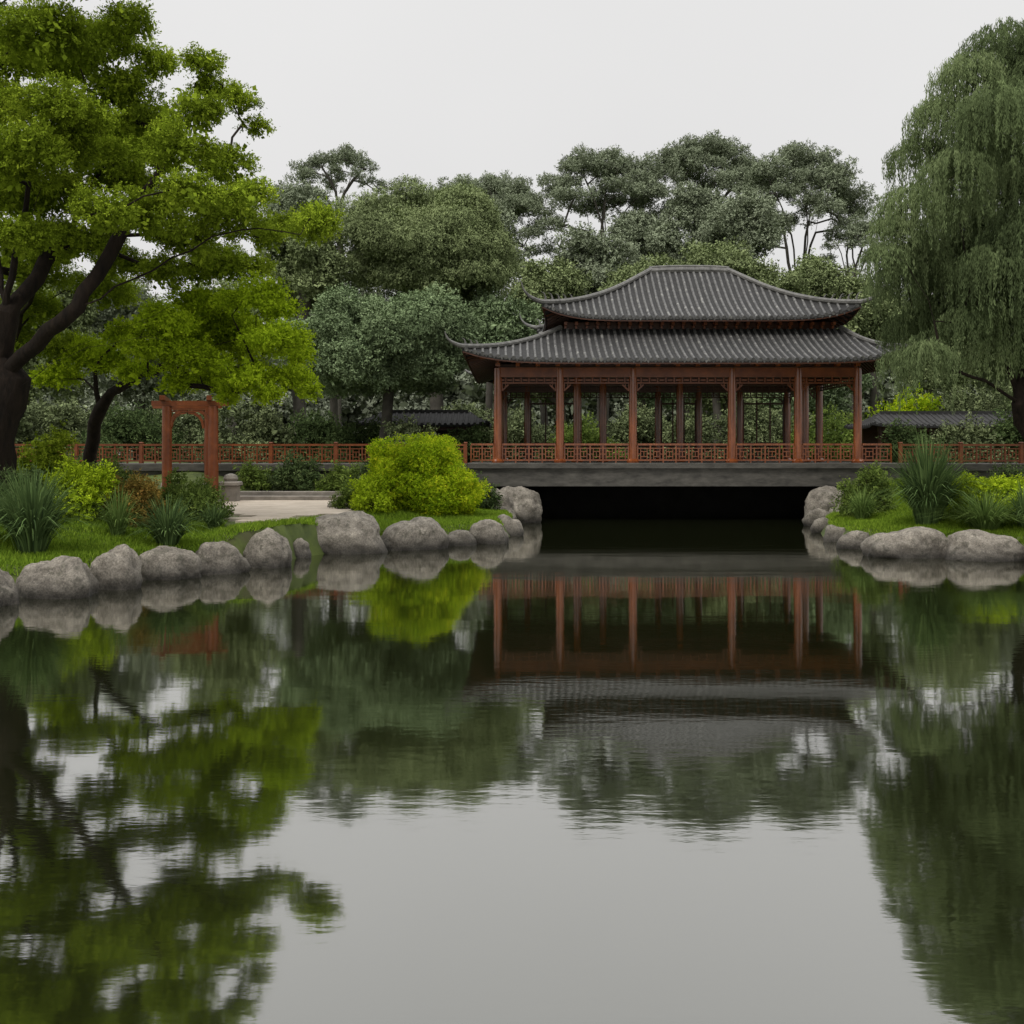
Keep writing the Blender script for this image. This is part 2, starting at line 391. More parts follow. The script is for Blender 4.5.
# --- big tree on the left bank
rng=np.random.default_rng(11)
bl=[(40,35,55),(100,45,46),(120,95,42),(60,110,52),(195,112,36),(238,98,22),(180,150,42),(8,165,46),(105,165,48),(228,165,34),
    (225,215,40),(190,240,38),(266,236,22),(318,226,30),(150,215,42),(60,195,42),(155,65,26),(210,88,20),(0,60,50),(150,120,34),(256,126,14),
    (-60,90,70),(-100,200,70),(-60,10,60),(-120,300,50),(-70,290,40),(15,235,38),(90,238,34),(-10,110,50),(70,-30,50),(0,-40,60),(130,20,26),
    (60,60,50,3),(150,150,40,3),(0,190,50,3),(220,200,38,2.5),(100,130,50,3.2),(-50,150,60,3.2),(165,272,30,1.5),(120,262,30,2.5),(250,195,24),(285,225,20),
    (40,250,40,3.4),(100,290,36,3.8),(30,310,36,4),(60,350,30,4.4),(110,215,36,-2),(40,150,40,-2),(190,190,30,-2),(220,262,32,2),(245,268,26,2.5),
    (0,270,36,3),(40,275,30,2),(10,340,30,4),(175,200,34,1),(130,180,34,2),(70,150,40,-1),(200,270,24,3),(205,65,22),(20,200,40,1),(60,240,34,1)]
blobs=blobs_px(bl,19.5,rng,1.8,0.62)
pf=subpuffs(blobs,rng,k=18,rf=(0.24,0.42),flat=0.6,lowcut=-0.5,var=0.10)
base=W(-12,500,19.5); base[2]=gz(base[0],base[1])-0.1
t1=thing("broadleaf_tree","large old tree with spreading bright green crown on the bank","tree",base)
polys=[[base,W(-8,440,19.5),W(2,400,19.5),W(0,360,19.5),W(6,315,19.4),W(20,230,19.3),W(45,130,19.4)],
 [W(2,385,19.5),W(34,345,19),W(78,308,18.6),W(135,280,18.5),W(190,248,18.4),W(240,230,18.3),W(300,232,18.2)],
 [W(2,410,19.5),W(38,370,19.2),W(90,338,18.9),W(150,316,18.8),W(195,288,18.6)],
 [W(20,385,19.4),W(70,355,18.6),W(120,342,18.2),W(165,338,18.0)],
 [W(2,380,19.5),W(-30,320,19.7),W(-80,240,20)],
 [W(78,308,18.6),W(120,235,19),W(160,170,19.2),W(195,120,19.5)],
 [W(6,310,19.4),W(-10,200,20.5),W(-30,100,21)],
 [W(6,310,19.4),W(60,245,20.6),W(100,170,21),W(110,90,21)]]
part(t1,"trunk",skeleton(polys,[c for c in pf[0][::2]],rng,0.46,0.0035,0.35,0.12))
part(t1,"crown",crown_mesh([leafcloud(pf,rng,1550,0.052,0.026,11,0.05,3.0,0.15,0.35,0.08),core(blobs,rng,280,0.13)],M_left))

# --- lower leaning tree with brightest foliage
rng=np.random.default_rng(12)
bl=[(255,298,34),(225,325,40),(275,340,34),(248,375,32),(290,378,24),(190,358,32),(205,305,32),(150,348,28),(118,335,26),(205,380,22),(160,322,30),(240,345,42,1.5),(190,335,40,2),(278,310,22),(268,395,16),(308,392,12),
    (60,375,24,2),(90,355,26,2),(230,394,16),(175,384,18),(135,372,20),(110,362,22,1.5),(300,355,20)]
blobs=blobs_px(bl,21.5,rng,1.2,0.62); pf=subpuffs(blobs,rng,k=18,rf=(0.24,0.41),flat=0.6,lowcut=-0.5,var=0.10)
base=W(88,480,24.0); base[2]=gz(base[0],base[1])-0.1
t2=thing("broadleaf_tree","leaning tree with low vivid yellow-green foliage over the path","tree",base)
polys=[[base,W(92,440,23.8),W(102,408,23.4),W(122,385,22.8),W(165,365,22),W(215,345,21.6),W(255,335,21.4)],[W(102,408,23),W(96,370,23),W(120,335,22.5)]]
part(t2,"trunk",skeleton(polys,[c for c in pf[0][::2]],rng,0.15,0.004,0.35,0.12))
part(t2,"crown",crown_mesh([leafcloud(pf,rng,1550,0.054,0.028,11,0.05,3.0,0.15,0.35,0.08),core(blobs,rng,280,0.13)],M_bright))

# --- willow on the right
rng=np.random.default_rng(21)
bl=[(1005,45,36),(968,70,26),(945,112,28),(1000,110,40),(1050,95,60),(918,150,22),(918,200,30),(955,165,26),(962,215,30),(1018,185,46),(1065,230,70),(916,255,28),(950,280,30),(995,265,34),(930,312,22),(1045,285,46),(1120,200,80),(1120,290,60),
    (980,150,36,2.5),(1005,240,46,2.5),(1060,60,60,2),(940,250,30,2.5),(910,322,18),(965,318,20),(898,225,18),(896,275,18),(1010,315,26),(925,350,18),(885,250,12),(990,345,16),(900,355,10),(1020,350,20)]
wb_=blobs_px(bl,24.5,rng,1.8,0.75)
st=[];ln=[];ou=[];tn=[]
for c,r in wb_:
    m=int(430*(r.mean())**1.3)
    d=unit(rng.normal(0,1,(m,3))); d[:,2]=np.abs(d[:,2])*0.95-0.2
    q=c+d*r*rng.uniform(0.55,1.05,(m,1)); st.append(q); ln.append(rng.uniform(0.45,0.95,m)*rng.choice([1.0,1.5,2.2],m,p=[.52,.33,.15])*(0.5+0.6*r.mean())); oo=d.copy(); oo[:,2]*=0.2; ou.append(unit(oo))
    tn.append(np.full(m,rng.normal(0,0.12))+d[:,2]*0.10)
st=np.concatenate(st); ln=np.concatenate(ln); ou=np.concatenate(ou); tn=np.concatenate(tn)
base=W(1044,500,24.5); base[2]=gz(base[0],base[1])-0.1
t3=thing("willow_tree","tall weeping willow with drooping grey-green foliage on the bank","tree",base)
polys=[[base,W(1032,440,24.5),W(1018,405,24.4),W(1026,350,24.4),W(1030,260,24.4),W(1015,170,24.4),W(1000,90,24.4)],
 [W(1018,405,24.4),W(988,382,24),W(955,370,23.8),W(940,345,23.7),W(928,300,23.7)],[W(1018,405,24.4),W(1000,350,24.6),W(975,300,25),W(960,220,25),W(945,150,25)],[W(1028,350,24.4),W(1070,280,24.4),W(1110,210,24.4)]]
tg=[c+np.array([0,0,0.3]) for c,r in wb_]+[c+unit(rng.normal(0,1,3))*r*0.7 for c,r in wb_ for _ in range(4)]
part(t3,"trunk",skeleton(polys,tg,rng,0.20,0.005,0.4,0.12))
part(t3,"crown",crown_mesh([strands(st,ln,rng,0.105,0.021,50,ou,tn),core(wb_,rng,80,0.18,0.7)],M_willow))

# --- generic trees
def tree_round(name,label,px,py,rx,ry,d,mat,seed,leaf=0.15,dens=120,nb=12,per=8,droop=0.2,trunk_r=0.3,k=9,tmat=M_barkfar,group=None,asp=0.5):
    rng=np.random.default_rng(seed); c=W(px,py,d); s=d/1024; RX=rx*s; RZ=ry*s
    b=np.array([c[0]+rng.uniform(-.1,.1)*RX,d,gz(c[0],d)-0.1])
    blobs=[(c,np.array([RX*.55,RX*.55,RZ*.55]))]
    for i in range(nb):
        dd=unit(rng.normal(0,1,3)); dd[2]=dd[2]*0.85+0.12
        f=rng.uniform(0.45,0.66); r=rng.uniform(0.28,0.44)
        blobs.append((c+dd*np.array([RX,RX*0.8,RZ])*f,np.array([RX,RX,RZ])*r))
    pf=subpuffs(blobs,rng,k=k,rf=(0.3,0.5),flat=0.7,lowcut=-0.6,var=0.07)
    t=thing(name,label,"tree",b,group)
    top=c+np.array([0,0,RZ*0.3])
    part(t,"trunk",skeleton([[b,b*0.6+c*0.4+rng.normal(0,0.2,3)*np.array([1,1,0]),c,top]],[q for q in pf[0][::5]],rng,trunk_r,0.012,1.0,0.25,tmat))
    cd_=10/ (leaf*leaf*9)*0.35
    part(t,"crown",crown_mesh([leafcloud(pf,rng,dens,leaf,leaf*asp,per,droop,2.4,0.3,0.37,0.06),core(blobs,rng,cd_,leaf*2.0,0.8,0.3)],mat)); return t

tree_round("feathery_tree","tall soft drooping olive-green tree behind the walkway",432,262,98,98,52,M_olive,31,leaf=0.12,dens=500,nb=30,droop=0.7,trunk_r=0.35,asp=0.36,k=14)
tree_round("round_tree","dense rounded dark green tree beside the walkway",385,350,106,74,38,M_round,32,leaf=0.095,dens=610,nb=30,droop=0.2,trunk_r=0.2,k=14,asp=0.55)
tree_round("broadleaf_tree","pale green tree partly hidden by the large old tree",306,275,60,70,50,M_olive,33,leaf=0.13,dens=310,nb=14)
tree_round("broadleaf_tree","hazy grey-green tree rising behind lower woods",300,215,46,44,60,M_farhaze,34,leaf=0.15,dens=260,nb=12)
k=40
for (px,py,rx,ry,d,mt) in [(600,272,62,50,62,M_farhaze),(688,245,50,68,66,M_farhaze),(742,240,54,54,64,M_farhaze),(805,298,58,54,58,M_olive),(722,290,60,58,56,M_olive),(548,298,50,48,60,M_olive),
    (866,320,46,54,56,M_olive),(645,300,56,56,58,M_olive),(935,350,60,70,54,M_olive),(500,345,55,60,50,M_round),(1000,350,64,70,56,M_farhaze),(230,350,66,80,48,M_olive),(140,350,85,80,50,M_farhaze),(30,345,85,90,48,M_olive),
    (560,375,60,60,54,M_olive),(640,380,60,56,56,M_round),(730,375,60,60,57,M_olive),(815,380,60,60,55,M_round),(490,252,46,50,62,M_farhaze),(335,330,60,80,56,M_farhaze),(640,240,36,44,67,M_farhaze)]:
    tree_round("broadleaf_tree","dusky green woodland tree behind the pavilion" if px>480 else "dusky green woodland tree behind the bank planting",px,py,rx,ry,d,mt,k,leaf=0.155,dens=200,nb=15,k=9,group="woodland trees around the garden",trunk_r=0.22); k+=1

def tree_umbrella(label,px,py,rx,ry,d,seed,n=34,mat=M_farhaze,stem=None):
    rng=np.random.default_rng(seed); s=d/1024; c=W(px,py,d); RX=rx*s; RZ=ry*s
    C=[];R=[];S=[]; tg=[]
    for i in range(n):
        a=i*2.39996+rng.uniform(-.3,.3); r=math.sqrt((i+0.5)/n)*rng.uniform(0.9,1.1)
        z=math.sqrt(max(0,1-min(1,r*r)))*rng.uniform(0.8,1.0)-0.30*r
        cc=c+np.array([math.cos(a)*r*RX*0.95,math.sin(a)*r*RX*0.6,z*RZ*0.9-0.22*RZ])
        q=RX*rng.uniform(0.14,0.23); tg.append(cc-np.array([0,0,q*0.35]))
        for _ in range(8):
            o_=rng.normal(0,0.45,3)*np.array([q,q,q*0.25])*1.5; o_[2]-=0.25*(abs(o_[0])+abs(o_[1]))*0.5
            C.append(cc+o_); w=q*rng.uniform(.32,.58); R.append([w,w,w*0.5]); S.append(rng.normal(0,.06))
            if rng.uniform()<0.4: tg.append(cc+o_-np.array([0,0,0.1]))
    pf=(np.array(C),np.array(R),np.array(S))
    bx=W(stem if stem else px,py,d)[0]; b=np.array([bx,d,gz(bx,d)-0.1])
    t=thing("umbrella_tree",label,"tree",b,"tall flat-topped trees on the skyline")
    fork=np.array([bx*0.5+c[0]*0.5,d,c[2]-RZ*1.3])
    limbs=[]
    for j in range(5):
        a=j*1.257+rng.uniform(-.4,.4); rr=rng.uniform(0.35,0.65)
        e_=c+np.array([math.cos(a)*rr*RX,math.sin(a)*rr*RX*0.5,RZ*rng.uniform(-0.1,0.3)])
        m_=fork*0.55+e_*0.45+np.array([rng.normal(0,0.06)*RX-(e_[0]-fork[0])*0.1,0,0.12*RZ]); limbs.append([fork,m_,e_])
    part(t,"trunk",skeleton([[b,b*0.4+fork*0.6+np.array([0.3,0,0]),fork]]+limbs,tg,rng,0.19,0.015,0.8,0.2,M_barkfar))
    part(t,"crown",crown_mesh([leafcloud(pf,rng,360,0.12,0.06,8,0.0,2.2,0.35,0.37,0.06)],mat))
for a in [("tall flat-topped tree with open branches against the sky",338,172,46,36,74,61,22),
          ("tall open-crowned tree with spreading flat foliage pads",486,212,72,56,74,62,38),
          ("tall open-crowned tree with bare arching limbs",604,194,68,70,70,63,44),
          ("tallest flat-topped tree with dense foliage pads",702,174,66,62,72,64,46),
          ("tall open-crowned tree with long bare limbs",796,200,74,80,68,65,48),
          ("small flat-topped tree at the wood edge",852,246,36,44,66,66,20)]:
    tree_umbrella(*a)

# far wood as one mass
rng=np.random.default_rng(80)
bl=[]
for i in range(90):
    x=-75+150*i/89+rng.uniform(-1.5,1.5); y=rng.uniform(82,92); h=rng.uniform(12,15.5)
    bl.append((np.array([x,y,h*0.52]),np.array([3.5,3,h*0.5])))
pf=subpuffs(bl,rng,k=14,rf=(0.25,0.42),flat=0.9,lowcut=-0.9)
structure("distant_wood",crown_mesh([leafcloud(pf,rng,30,0.34,0.22,6,0.1,2.0,0.5,0.35,0.08),core(bl,rng,8,0.9,0.85)],M_farhaze2,"distant_wood"),"stuff")

# --- shrubs
def shrub(label,px,pbase,rx,hpx,d,mat,seed,leaf=0.06,dens=420,nb=10,k=9,name="shrub",asp=0.5,group=None,droop=0.0):
    rng=np.random.default_rng(seed); s=d/1024; x=(px-512)*s; RX=rx*s
    b=np.array([x,d,gz(x,d)-0.03]); ztop=2-(pbase-hpx-455)*s; H=max(ztop-b[2],0.3)
    blobs=[(b+np.array([0,0,H*0.42]),np.array([RX*.6,RX*.6,H*.42]))]
    for i in range(nb):
        a=2*math.pi*(i*0.618)+rng.uniform(-.3,.3); t=rng.uniform(0.12,0.72) if i>nb*0.4 else rng.uniform(0.08,0.25)
        rr=RX*math.sqrt(1-t*t)*rng.uniform(0.5,0.72); q=rng.uniform(0.26,0.40)
        blobs.append((b+np.array([math.cos(a)*rr,math.sin(a)*rr,t*H+0.05]),np.array([RX*q,RX*q,min(H*q*0.8,H*(1-t)*0.9)])))
    pf=subpuffs(blobs,rng,k=k,rf=(0.3,0.5),flat=0.85,lowcut=-0.8)
    t=thing(name,label,"shrub",b,group); c=b+np.array([0,0,H*.5])
    part(t,"stem",skeleton([[b,b*0.5+c*0.5,c]],[q for q in pf[0][::4]],rng,0.04,0.006,0.3,0.05,M_bark,"stem"))
    part(t,"foliage",crown_mesh([leafcloud(pf,rng,dens,leaf,leaf*asp,8,droop,2.6),core(blobs,rng,0.35/(leaf*leaf)*1.2,leaf*2.2,0.8)],mat,"foliage")); return t
shrub("vivid yellow-green rounded bush on the grass by the rocks",418,507,66,74,25.6,M_yel,91,leaf=0.045,dens=2000,nb=34,k=13)
shrub("small bright green bush at the foot of a larger bush",372,510,26,36,24.2,M_bright,92,leaf=0.045,dens=1300)
shrub("low spreading green shrub beside a yellow-green bush",350,508,20,20,25.2,M_shrub,88,leaf=0.045,dens=1300)
shrub("rounded fresh green shrub among bank plants",82,514,40,66,19,M_bright,93,leaf=0.05,dens=1300,nb=14)
shrub("pale green shrub beneath the old tree",46,480,36,66,23,M_left,94,leaf=0.06,dens=1000,nb=12)
shrub("low shrub with reddish brown tips among plants",136,520,36,54,19.2,M_red,95,leaf=0.05,dens=1200,nb=12)
shrub("low spreading green shrub beside the path",200,522,36,40,20.8,M_shrub,96,leaf=0.05,dens=1200,nb=12)
shrub("dark low shrub beneath the old tree",14,520,36,62,17.8,M_shrubdk,97,leaf=0.06,dens=900,nb=12)
shrub("small grey-green shrub by the steps",178,505,30,36,22.6,M_shrub,98,leaf=0.06,dens=900)
shrub("green shrub between taller bank plants",112,500,30,44,21.5,M_shrub,104,leaf=0.06,dens=900)
shrub("dark green clipped shrub near the steps",296,484,26,34,30.75,M_shrubdk,99,leaf=0.08,dens=500)
shrub("low shrub bordering the lawn near the steps",342,488,26,26,30.5,M_shrub,107,leaf=0.07,dens=600)
shrub("low leafy shrub against the walkway wall",255,486,20,22,30.8,M_shrub,108,leaf=0.08,dens=500)
shrub("dark shrub at the walkway wall",380,486,30,30,30.3,M_shrubdk,109,leaf=0.08,dens=500)
shrub("low green shrub on the bank by the bridge",866,512,32,50,25.5,M_shrub,100,leaf=0.06,dens=900)
shrub("soft light green mound of foliage on the grass",992,520,50,42,22.3,M_bright,101,leaf=0.05,dens=1200,nb=14)
shrub("low green shrub beneath the willow",1030,510,44,56,23.5,M_shrubdk,102,leaf=0.06,dens=800)
shrub("fresh green shrub behind the strappy plants",958,505,36,40,24.5,M_shrub,105,leaf=0.06,dens=800)
shrub("dark leafy shrub beside the bridge abutment",478,508,24,40,28.5,M_shrubdk,103,leaf=0.06,dens=800)
shrub("dark ground shrub under the leaning tree",70,490,44,52,26,M_shrubdk,106,leaf=0.08,dens=600)
sx=110
for (px,pb_,rx,h,d,mt,lb) in [(0,465,60,76,40,M_hedge,0),(75,465,50,74,41,M_hedge,0),(135,465,50,70,38,M_shrubdk,0),(245,465,54,70,39,M_hedge,0),(190,465,46,74,41,M_hedge,0),
    (310,465,46,66,42,M_shrubdk,0),(360,465,46,56,39,M_shrubdk,0),(415,462,40,46,37,M_hedge,0),(462,462,34,42,38,M_shrubdk,0),(465,465,40,80,47,M_hedge,0),(520,465,46,76,47,M_hedge,1),(580,465,48,56,46,M_shrub,1),(640,465,48,66,48,M_hedge,1),(705,465,50,58,46,M_hedge,1),
    (765,465,50,72,47,M_hedge,1),(830,465,50,66,46,M_shrub,1),(897,465,40,84,47,M_yel,2),(950,465,52,100,48,M_hedge,2),(1010,465,52,90,46,M_hedge,2),(905,462,32,40,37,M_shrubdk,2),(965,462,40,52,37,M_hedge,2),(1020,462,36,60,37,M_shrubdk,2)]:
    shrub(["tall dark garden hedge shrub behind the railing","leafy green shrub seen through the pavilion columns","leafy shrub rising beside the covered corridor"][lb],px,pb_,rx,h,d,mt,sx,leaf=0.11,dens=300,group="garden shrubs behind the railing"); sx+=1

# --- strappy plants
def clump(label,px,py,wpx,hpx,d,mat,seed,n=260,bw=0.028,name="grass_clump"):
    rng=np.random.default_rng(seed); s=d/1024; x=(px-512)*s; b=np.array([x,d,gz(x,d)-0.02])
    top=2-(py-hpx-455)*s; H=max(hpx*s,top-b[2])*1.12; Rr=wpx*s*0.62
    ph=rng.uniform(0,2*math.pi,n); lean=rng.uniform(0.05,1,n)**0.7; l=rng.uniform(0.6,1.05,n); T=np.linspace(0,1,6)
    o=np.stack([np.cos(ph),np.sin(ph),np.zeros(n)],1); side=np.stack([-np.sin(ph),np.cos(ph),np.zeros(n)],1)
    b0=b+o*rng.uniform(0,0.12,n)[:,None]*Rr*1.5
    V=[]
    for t in T:
        out=(Rr*lean*l*(0.45*t+0.6*t*t))[:,None]*o
        z=(H*l*(t*(1.25-0.2*lean)-(0.25+0.75*lean**2*0.75)*t**2.2))[:,None]*np.array([0,0,1.0])
        p=b0+out+z; w=bw*(1-t**2.5)*(0.6+0.4*math.sin(min(1,t*3)*math.pi/2))+0.002
        V.append(p-side*w*0.5); V.append(p+side*w*0.5)
    V=np.stack(V,1)
    F=[]
    for i in range(5): F.append(np.array([2*i,2*i+1,2*i+3,2*i+2]))
    F=np.array(F)[None]+(np.arange(n)*12)[:,None,None]
    sh=np.repeat(np.clip(rng.normal(0.5,0.2,n),0,1),5)
    me=make_mesh(name,V.reshape(-1,3),F.reshape(-1,4),mat,False,sh)
    return single(name,label,"plant",me,b)
clump("large arching clump of blue-green strappy leaves",32,545,120,80,15.9,M_spike,201,700,0.024)
clump("dark clump of strappy leaves near the rocks",168,540,84,46,17.6,M_spike,202,460,0.024)
clump("arching grass clump among the bank shrubs",118,532,60,46,18.0,M_spike2,203,260,0.018)
clump("tall dark spiky plant with dense upright arching leaves",928,516,104,80,22.0,M_spike,204,900,0.034)
clump("low light green arching ornamental grass",985,526,110,36,21.0,M_spike2,206,700,0.018)
clump("dark green strappy plant on the grass bank",1026,526,60,44,20.8,M_spike,207,300,0.022)
clump("low grass clump beside the bridge rocks",862,517,54,32,24.3,M_spike2,208,280,0.02)
clump("small strappy plant beside the path",214,526,50,26,19.6,M_spike,209,240,0.018)
clump("strappy leaves at the foot of the old tree",-20,540,90,60,16.2,M_spike,210,320,0.022)

# --- grass
rng=np.random.default_rng(300)
n=900000; gx=rng.uniform(-13,15,n); gy=rng.uniform(14,31.0,n)
vis=(np.abs(gx/gy)<0.56); gx=gx[vis]; gy=gy[vis]
s=sdist(np.stack([gx,gy],1),pond); pd=sdist(np.stack([gx,gy],1),path)
ok=(s>0.12)&((pd>0.28)|((s<0.75)&(s>0.12)&(pd>-0.6)&(gy<24)))&(s<6); gx=gx[ok];gy=gy[ok]
z=gheight(gx,gy); n=len(gx)
ph=rng.uniform(0,6.28,n); h=rng.uniform(0.04,0.11,n); w=0.012
B=np.stack([gx,gy,z-0.01],1); sd_=np.stack([np.cos(ph),np.sin(ph),np.zeros(n)],1)*w
tip=B+np.stack([rng.normal(0,0.035,n),rng.normal(0,0.035,n),h],1)
V=np.stack([B-sd_,B+sd_,tip],1).reshape(-1,3); F=np.arange(3*n).reshape(-1,3)
structure("grass",make_mesh("grass",V,F,M_grass,False,np.clip(rng.normal(0.5,0.2,n),0,1)),"stuff")

# ---------------------------------------------------------------- rocks
def rock(px,wy,wpx,ty,label,seed,d=None,zbase=0.0):
    dd=d if d else 2048/(wy-455); s=dd/1024; w=wpx*s; h=(wy-ty)*s; x=(px-512)*s
    dep=w*0.8
    bm=bmesh.new(); bmesh.ops.create_icosphere(bm,subdivisions=5 if wpx>40 else 4,radius=1)
    off=Vector((seed*3.7,seed*1.3,seed*2.1)); cz=zbase+h*0.20; rz=h*0.74
    for v in bm.verts:
        p=v.co.copy(); m=max(abs(p.x),abs(p.y),abs(p.z)); q=p.lerp(p/m*0.88,0.24)
        f=1+0.28*noise.noise(p*0.95+off)+0.12*noise.noise(p*2.0+off*2)-0.10*abs(noise.noise(p*2.8+off))+0.035*noise.noise(p*6.5+off)+0.018*noise.noise(p*14+off)+0.007*noise.noise(p*30+off)
        q*=f
        tp=1-0.16*max(0,q.z)
        v.co=Vector((q.x*w*0.52*tp,q.y*dep*0.5*tp,q.z*rz*(1.0 if q.z>0 else 1.3)))
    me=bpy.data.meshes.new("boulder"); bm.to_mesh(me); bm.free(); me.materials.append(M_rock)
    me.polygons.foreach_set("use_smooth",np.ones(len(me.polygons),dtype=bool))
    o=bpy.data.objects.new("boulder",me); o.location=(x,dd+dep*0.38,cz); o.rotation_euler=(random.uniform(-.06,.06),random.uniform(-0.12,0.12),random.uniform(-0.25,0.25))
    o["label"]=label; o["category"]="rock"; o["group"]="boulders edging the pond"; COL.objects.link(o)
big="large rounded grey boulder at the water's edge"; med="rounded grey-brown boulder at the water's edge"; sm="small grey stone wedged between shore boulders"
for i,a in enumerate([(48,598,76,554,med),(108,590,54,544,"upright rounded grey boulder at the water's edge"),(162,580,62,545,med),(215,574,56,540,med),(267,568,46,527,"upright rounded grey boulder at the water's edge"),
    (335,554,92,513,"broad flat-topped boulder, largest on the shore"),(413,550,66,518,med),(458,546,32,529,sm),(488,544,44,519,med),(-24,607,60,562,med),(-85,612,66,570,med),(298,558,26,538,sm),
    (508,536,30,514,sm),
    (915,558,84,525,big),(994,561,82,530,"broad flat grey boulder at the water's edge"),(1074,564,80,528,big),(858,549,34,530,med),(838,542,26,523,sm),(826,533,26,516,sm)]):
    rock(*a,seed=i+1)
rock(518,514,50,485,"tall grey boulder against the bridge abutment",40,d=29.8,zbase=0.3)
rock(500,522,34,503,med,41,d=28.5,zbase=0.1)
rock(530,519,26,503,sm,42,d=30.2)
rock(832,514,46,487,"tall grey boulder against the bridge abutment",43,d=29.8,zbase=0.3)
rock(822,524,28,508,sm,44,d=28.6,zbase=0.1)
rock(845,522,30,503,med,45,d=27.5,zbase=0.2)
rock(336,508,18,498,"small grey stone on the grass by the path",46,d=25.5,zbase=0.65)
rock(495,508,34,486,med,47,d=29.0,zbase=0.5)

# ---------------------------------------------------------------- pavilion
DK=1.76
pv=thing("pavilion","open timber pavilion with two-tiered grey tile roof over water","pavilion",(5.2,36,0))
mb=MB()
mb.box(-1.35,11.9,31.0,41.2,1.60,DK,0.02)
mb.box(-1.25,11.8,31.10,41.1,1.05,1.597)
part(pv,"deck",mb.mesh("deck",M_deck))
mb=MB(); mb.box(0.2,9.9,33.0,33.6,-0.9,1.048)  # added back wall, coloured near black as the shaded void below the deck
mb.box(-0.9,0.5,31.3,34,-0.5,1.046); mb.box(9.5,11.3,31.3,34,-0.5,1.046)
part(pv,"foundation",mb.mesh("foundation",M_shadestone))

def colmesh():
    mb=MB(); mb.lathe((0,0,DK),[(0.0,0),(0.19,0.0),(0.2,0.05),(0.16,0.1),(0.13,0.12),(0.13,1.5),(0.122,2.95),(0.0,2.96)],16)
    return mb.mesh("column",M_wood,True)
cm=colmesh()
frontx=[-0.44,1.5,3.78,6.87,8.94,10.8]
cols=[(x,32.0) for x in frontx]+[(x,40.0) for x in (-0.3,0.6,2.6,5.7,7.3,8.9,10.75)]+[(x,36.0) for x in (-0.44,3.2,10.8)]+[(2.2,34.6),(9.9,34.6),(5.9,36.0)]
for i,(x,y) in enumerate(cols):
    o=bpy.data.objects.new("column",cm); o.parent=pv; o.location=Vector((x,y,0))-pv.location; COL.objects.link(o)

def frame_line(mb,a,b,z):
    A=Vector((a[0],a[1],0)); B=Vector((b[0],b[1],0)); d=(B-A); Ls=d.length; d.normalize()
    up=Vector((0,0,1))
    mb.beam(A+up*(z+0.16),B+up*(z+0.16),0.16,0.30)
    mb.beam(A+up*(z-0.17),B+up*(z-0.17),0.05,0.04)
    n=max(3,int(Ls/0.24))
    for i in range(1,n):
        p=A+d*(Ls*i/n); mb.beam(p+up*(z-0.15),p+up*(z+0.01),0.04,0.035)
    for i in range(n):
        p=A+d*(Ls*(i+0.2)/n); q=A+d*(Ls*(i+0.8)/n); mb.beam(p+up*(z-0.08),q+up*(z-0.08),0.03,0.05)
    for (P,s) in ((A,1),(B,-1)):
        q=P+d*(s*0.13)
        mb.beam(q+up*(z-0.20),q+up*(z-0.42),0.04,0.05)
        mb.beam(q+up*(z-0.41),q+d*(s*0.20)+up*(z-0.22),0.035,0.045)
        mb.beam(q+d*(s*0.11)+up*(z-0.20),q+d*(s*0.11)+up*(z-0.30),0.03,0.04)
mb=MB()
for i in range(5): frame_line(mb,(frontx[i],32.0),(frontx[i+1],32.0),4.42)
part(pv,"lintel",mb.mesh("lintel",M_rail))
mb=MB()
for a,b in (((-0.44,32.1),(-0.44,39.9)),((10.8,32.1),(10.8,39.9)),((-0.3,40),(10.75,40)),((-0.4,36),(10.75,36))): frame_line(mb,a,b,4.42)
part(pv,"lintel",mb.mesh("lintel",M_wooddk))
for (xa,xb) in ((0.74,2.46),(5.84,7.16),(9.04,10.6)):
    mb=MB(); y=40.0
    for z_ in (2.45,4.0): mb.beam((xa,y,z_),(xb,y,z_),0.05,0.07)
    n=3
    for i in range(n+1):
        xx=xa+(xb-xa)*i/n; mb.beam((xx,y-0.002,DK+0.01),(xx,y-0.002,4.15),0.05,0.055)
    part(pv,"screen",mb.mesh("screen",M_wooddk),(xa,y,DK))

def balus(mb,a,b,z0,h,cell=0.55):
    A=Vector((a[0],a[1],z0)); B=Vector((b[0],b[1],z0)); d=B-A; Ls=d.length; d.normalize(); up=Vector((0,0,1))
    mb.beam(A+up*h,B+up*h,0.09,0.06); mb.beam(A+up*0.08,B+up*0.08,0.06,0.05); mb.beam(A+up*(h-0.12),B+up*(h-0.12),0.035,0.028)
    n=max(1,round(Ls/cell)); c=Ls/n
    for i in range(n+1):
        p=A+d*(i*c); mb.beam(p,p+up*(h-0.032),0.045,0.045)
    z1=0.11; z2=h-0.14; zm=(z1+z2)/2
    for i in range(n):
        for f in (0.25,0.75):
            p=A+d*((i+f)*c); mb.beam(p+up*z1,p+up*z2,0.026,0.026)
        for zz,f0,f1 in ((zm,0.04,0.25),(zm,0.75,0.96),(z1+0.08,0.27,0.73),(z2-0.08,0.27,0.73)):
            mb.beam(A+d*((i+f0)*c)+up*zz,A+d*((i+f1)*c)+up*zz,0.024,0.026)
        p=A+d*((i+.5)*c); mb.beam(p+up*(z1+0.09),p+up*(z2-0.09),0.024,0.024)
spans=[(frontx[i]+0.14,frontx[i+1]-0.14) for i in range(5)]+[(-1.28,-0.58),(10.94,11.84)]
for xa,xb in spans:
    mb=MB(); balus(mb,(xa,32.0),(xb,32.0),DK,0.57,0.40); part(pv,"balustrade",mb.mesh("balustrade",M_wood),(xa,32,DK))
